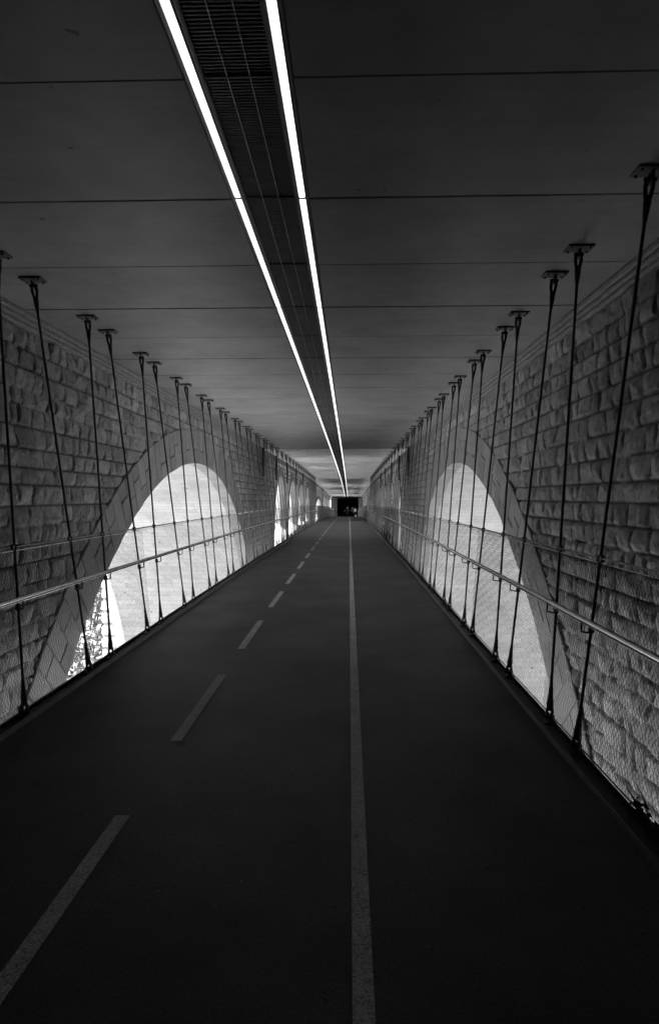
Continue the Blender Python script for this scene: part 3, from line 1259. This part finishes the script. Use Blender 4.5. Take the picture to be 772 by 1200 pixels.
portal_wall('portal_wall', 'pale end wall framing the dark opening at the far end of the path', END, END + .6, -2.17, 1.70, 3.42, -30, pale_wall)
zb = prof(END)
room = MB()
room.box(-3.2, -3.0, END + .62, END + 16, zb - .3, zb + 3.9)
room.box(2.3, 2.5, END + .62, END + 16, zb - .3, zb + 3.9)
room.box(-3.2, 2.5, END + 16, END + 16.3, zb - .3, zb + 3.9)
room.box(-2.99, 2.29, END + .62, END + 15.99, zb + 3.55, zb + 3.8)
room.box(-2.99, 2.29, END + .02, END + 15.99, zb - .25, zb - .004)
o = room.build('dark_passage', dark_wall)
tag(o, 'unlit passage behind the far opening, black inside', 'passage')
back = MB()
back.box(WL - .2, WR + .2, START - .3, START - .02, -30, CEIL + .15)
o = back.build('abutment_wall', dark_wall)
tag(o, 'plain stone abutment closing the space behind the camera', 'abutment wall')

# ------------------------------------------------------------------ litter caught at the foot of the right mesh
lt = empty('leaf_litter', (1.47, 3.25, .05))
rr = random.Random(3)
mb = MB()
for i in range(46):
    c = Vector((rr.uniform(-.03, .035), rr.uniform(-.16, .14), rr.uniform(0.0, .075)))
    r_ = rr.uniform(.018, .04)
    d1 = Vector([rr.uniform(-1, 1) for _ in range(3)]).normalized()
    d2 = d1.orthogonal().normalized()
    d3 = d1.cross(d2) * .2
    mb.add([c - d1 * r_, c + d2 * r_ * .5 + d3 * r_, c + d1 * r_, c - d2 * r_ * .5 + d3 * r_], [(0, 1, 2, 3)])
leaf_dead = mk_simple('dead_leaf', 0.03, 0.9, 0, .4, 30)
mb.build('leaves', leaf_dead, lt)
mb = MB()
mb.tube([(0, -.22, .02), (-.01, -.08, .07), (.01, .06, .05), (0, .2, .1)], [.006, .007, .006, .003], 6)
mb.tube([(0, -.05, .07), (.01, .02, .13), (0, .1, .17)], [.005, .004, .002], 6)
mb.build('twig', leaf_dead, lt)
tag(lt, 'dark clump of dead leaves and twig caught at the foot of the right mesh', 'leaf litter')

# ------------------------------------------------------------------ trees outside the left arch
leaf_m = mk_simple('foliage', 0.17, 0.6, 0, .5, 3)
bark_m = mk_simple('bark', 0.12, 0.95, 0, .3, 6, bump=.5)


def make_tree(label, x, y, h, seed):
    z = float(ground_z(np.array(x), np.array(y)))
    r = np.random.default_rng(seed)
    t = empty('leafy_tree', (x, y, z - .1))
    tag(t, label, 'tree', 'trees outside the left arch')
    mb = MB()
    top = h * .82
    tr = [(0, 0, 0), (.2, .1, h * .25), (-.1, .25, h * .5), (.15, 0, top)]
    mb.tube(tr, [h * .025, h * .019, h * .013, .04], 9)
    clumps = []
    for i in range(38):
        a = r.uniform(0, 6.283); f = r.uniform(.28, 1.0)
        zz = h * (.22 + .72 * f)
        rad = h * .27 * math.sin(min(1, f * 1.0) * 2.6 + .35) * r.uniform(.5, 1.05)
        p_ = Vector((abs(rad) * math.cos(a), abs(rad) * math.sin(a), zz))
        clumps.append((p_, h * r.uniform(.055, .11)))
        q = Vector((0, .1, zz * .72))
        mb.tube([q, (q + p_) / 2 + Vector((0, 0, .3)), p_], [h * .006, h * .004, .02], 5)
    o_ = mb.build('trunk', bark_m, t); smooth_by_angle(o_, 60)
    C, N = [], []
    for p_, cr in clumps:
        n = 420
        d = r.normal(size=(n, 3)); d /= np.linalg.norm(d, axis=1, keepdims=True)
        rad = cr * r.uniform(.35, 1.15, (n, 1)) ** .6
        C.append(np.array(p_) + d * rad * np.array([1.25, 1.25, .8]))
    C = np.concatenate(C)
    n = len(C)
    a = r.normal(size=(n, 3)); a /= np.linalg.norm(a, axis=1, keepdims=True)
    b = np.cross(a, r.normal(size=(n, 3))); b /= np.linalg.norm(b, axis=1, keepdims=True)
    s = r.uniform(.10, .22, (n, 1))
    V = np.stack([C - a * s, C + b * s * .55, C + a * s, C - b * s * .55], 1).reshape(-1, 3)
    np_mesh('crown', V, np.arange(n * 4).reshape(-1, 4), leaf_m, t)
    return t


make_tree('tall leafy tree seen low through the left arch, nearest the bright quoins', -19.5, 47, 28.5, 1)
make_tree('leafy tree at the left of the gap through the left arch', -24.0, 54, 32, 2)
make_tree('leafy tree low in the gap through the left arch, near the path edge', -16.0, 36, 18.5, 3)
make_tree('far leafy tree behind the others through the left arch', -32, 75, 32, 4)
make_tree('broad leafy tree further left behind the mesh of the left arch', -21, 41, 20, 5)


# ------------------------------------------------------------------ people at the far end
skin_m = mk_simple('skin', 0.36, 0.6, 0, .08, 10)
dark_cloth = mk_simple('dark_cloth', 0.025, 0.9, 0, .2, 20)
grey_cloth = mk_simple('grey_cloth', 0.16, 0.9, 0, .2, 20)
pale_cloth = mk_simple('pale_cloth', 0.62, 0.9, 0, .1, 20)
hair_m = mk_simple('hair', 0.03, 0.7, 0, .3, 40)


def make_person(label, x, y, H, arm_l, arm_r, top_m, leg_m, turn=0.0, hair_long=False, stride=.06):
    s = H / 1.75
    t = empty('person', (x, y, prof(y)))
    t.rotation_euler = (0, 0, turn)
    tag(t, label, 'person')
    J, E_, Rr, fing = [], [], [], []

    def add(p_, r_, par=None):
        J.append(Vector(p_) * s); Rr.append(r_ * s)
        if par is not None: E_.append((par, len(J) - 1))
        return len(J) - 1
    pel = add((0, 0, .95), .15)
    wai = add((0, 0, 1.12), .125, pel)
    che = add((0, .0, 1.32), .155, wai)
    nb = add((0, 0, 1.47), .075, che)
    nk = add((0, -.01, 1.53), .056, nb)
    h1 = add((0, -.02, 1.60), .078, nk)
    h2 = add((0, -.015, 1.68), .088, h1)
    h3 = add((0, -.01, 1.735), .055, h2)
    for e, st in ((-1, stride), (1, -stride)):
        hp = add((e * .09, 0, .90), .098, pel)
        kn = add((e * .105, st * 1.1 - .02, .50), .062, hp)
        an = add((e * .11, st * 1.6, .09), .042, kn)
        add((e * .115, st * 1.6 - .15, .035), .036, an)
    for e, arm in ((-1, arm_l), (1, arm_r)):
        sh = add((e * .185, 0, 1.42), .062, che)
        el, wr = arm
        elj = add(el, .044, sh)
        wrj = add(wr, .029, elj)
        d = (Vector(wr) - Vector(el)).normalized()
        pm = add(Vector(wr) + d * .07, .032, wrj)
        side = d.orthogonal().normalized()
        for k in range(4):
            off = side * ((k - 1.5) * .02)
            L = (.07, .082, .078, .06)[k]
            f1 = add(Vector(wr) + d * (.09 + L * .5) + off, .010, pm)
            add(Vector(wr) + d * (.09 + L) + off + d.cross(side) * .02, .008, f1)
        th = add(Vector(wr) + d * .05 + side * .04, .012, wrj)
        add(Vector(wr) + d * .09 + side * .055, .009, th)
    me = bpy.data.meshes.new('body')
    me.from_pydata([tuple(v) for v in J], E_, [])
    o = bpy.data.objects.new('body', me)
    COL.objects.link(o); o.parent = t
    md = o.modifiers.new('skin', 'SKIN')
    md.use_smooth_shade = True
    for i, r_ in enumerate(Rr):
        me.skin_vertices[0].data[i].radius = (r_, r_ * (.72 if i in (pel, wai, che) else 1))
    me.skin_vertices[0].data[pel].use_root = True
    sb = o.modifiers.new('sub', 'SUBSURF'); sb.levels = 1; sb.render_levels = 1
    dg = bpy.context.evaluated_depsgraph_get()
    ev = o.evaluated_get(dg)
    m2 = bpy.data.meshes.new_from_object(ev)
    o.modifiers.clear()
    o.data = m2
    for m_ in (skin_m, top_m, leg_m, dark_cloth): m2.materials.append(m_)
    wl = Vector(arm_l[1]) * s; wr_ = Vector(arm_r[1]) * s
    for p_ in m2.polygons:
        c = p_.center
        if c.z > 1.50 * s: i = 0
        elif min((c - wl).length, (c - wr_).length) < .18 * s and abs(c.x) > .16 * s: i = 0
        elif c.z < .07 * s: i = 3
        elif c.z < .93 * s and abs(c.x) < .24 * s: i = 2
        else: i = 1
        p_.material_index = i
    # hair cap
    V = []; F = []
    nu, nv = 12, 7
    low = math.pi * (.72 if hair_long else .52)
    for j in range(nv + 1):
        th = low * j / nv
        for i in range(nu):
            ph = 2 * math.pi * i / nu
            fr = 1.0 if math.sin(ph) > -.35 else .62       # leaves the face free
            th2 = th * fr
            V.append((s * .087 * math.sin(th2) * math.cos(ph), s * (.004 + .102 * math.sin(th2) * math.sin(ph)), s * (1.665 + .118 * math.cos(th2))))
    for j in range(nv):
        for i in range(nu):
            F.append((j * nu + i, j * nu + (i + 1) % nu, (j + 1) * nu + (i + 1) % nu, (j + 1) * nu + i))
    mb = MB(); mb.add(V, F)
    mb.build('hair', hair_m, t, smooth=True)
    # face
    mb = MB()
    mb.tube([(0, -.10 * s, 1.655 * s), (0, -.125 * s, 1.625 * s)], [.009 * s, .015 * s], 6)
    mb.build('nose', skin_m, t, smooth=True)
    for e in (-1, 1):
        mb = MB()
        mb.tube([(e * .032 * s, -.088 * s, 1.665 * s), (e * .032 * s, -.103 * s, 1.665 * s)], .009 * s, 6)
        mb.build('eye', hair_m, t)
        mb = MB()
        mb.tube([(e * .083 * s, 0, 1.63 * s), (e * .094 * s, .004, 1.68 * s)], [.010 * s, .014 * s], 6)
        mb.build('ear', skin_m, t)
    mb = MB()
    mb.tube([(-.022 * s, -.093 * s, 1.595 * s), (.022 * s, -.093 * s, 1.595 * s)], .005 * s, 5)
    mb.build('mouth', grey_cloth, t)
    return t


down_l = ((-.235, .0, 1.14), (-.25, -.06, .89))
down_r = ((.235, .0, 1.14), (.25, -.06, .89))
make_person('person in dark clothes with one arm held out, leftmost in the far opening', -.30, 113.0, 1.78,
            ((-.33, -.03, 1.20), (-.50, -.16, 1.02)), ((.22, -.05, 1.15), (.12, -.25, 1.12)), dark_cloth, dark_cloth)
make_person('person with pale forearm standing between the other two in the far opening', .62, 113.8, 1.78,
            ((-.24, -.05, 1.15), (-.20, -.24, .98)), down_r, grey_cloth, dark_cloth, turn=-.5, hair_long=True)
make_person('shorter person in a pale top, rightmost in the far opening', 1.05, 113.0, 1.62,
            down_l, ((.24, -.02, 1.15), (.22, -.2, 1.0)), pale_cloth, dark_cloth, turn=-.2)
bag = empty('carrier_bag', (1.13, 112.6, prof(112.6)))
tag(bag, 'pale bag standing on the path beside the rightmost person', 'bag')
mb = MB(); mb.box(-.17, .17, -.09, .09, 0.0, .36, ch=.03); mb.build('bag_body', pale_cloth, bag)
mb = MB(); mb.tube([(-.09, 0, .35), (-.07, 0, .48), (.07, 0, .48), (.09, 0, .35)], .009, 6); mb.build('handle', pale_cloth, bag)
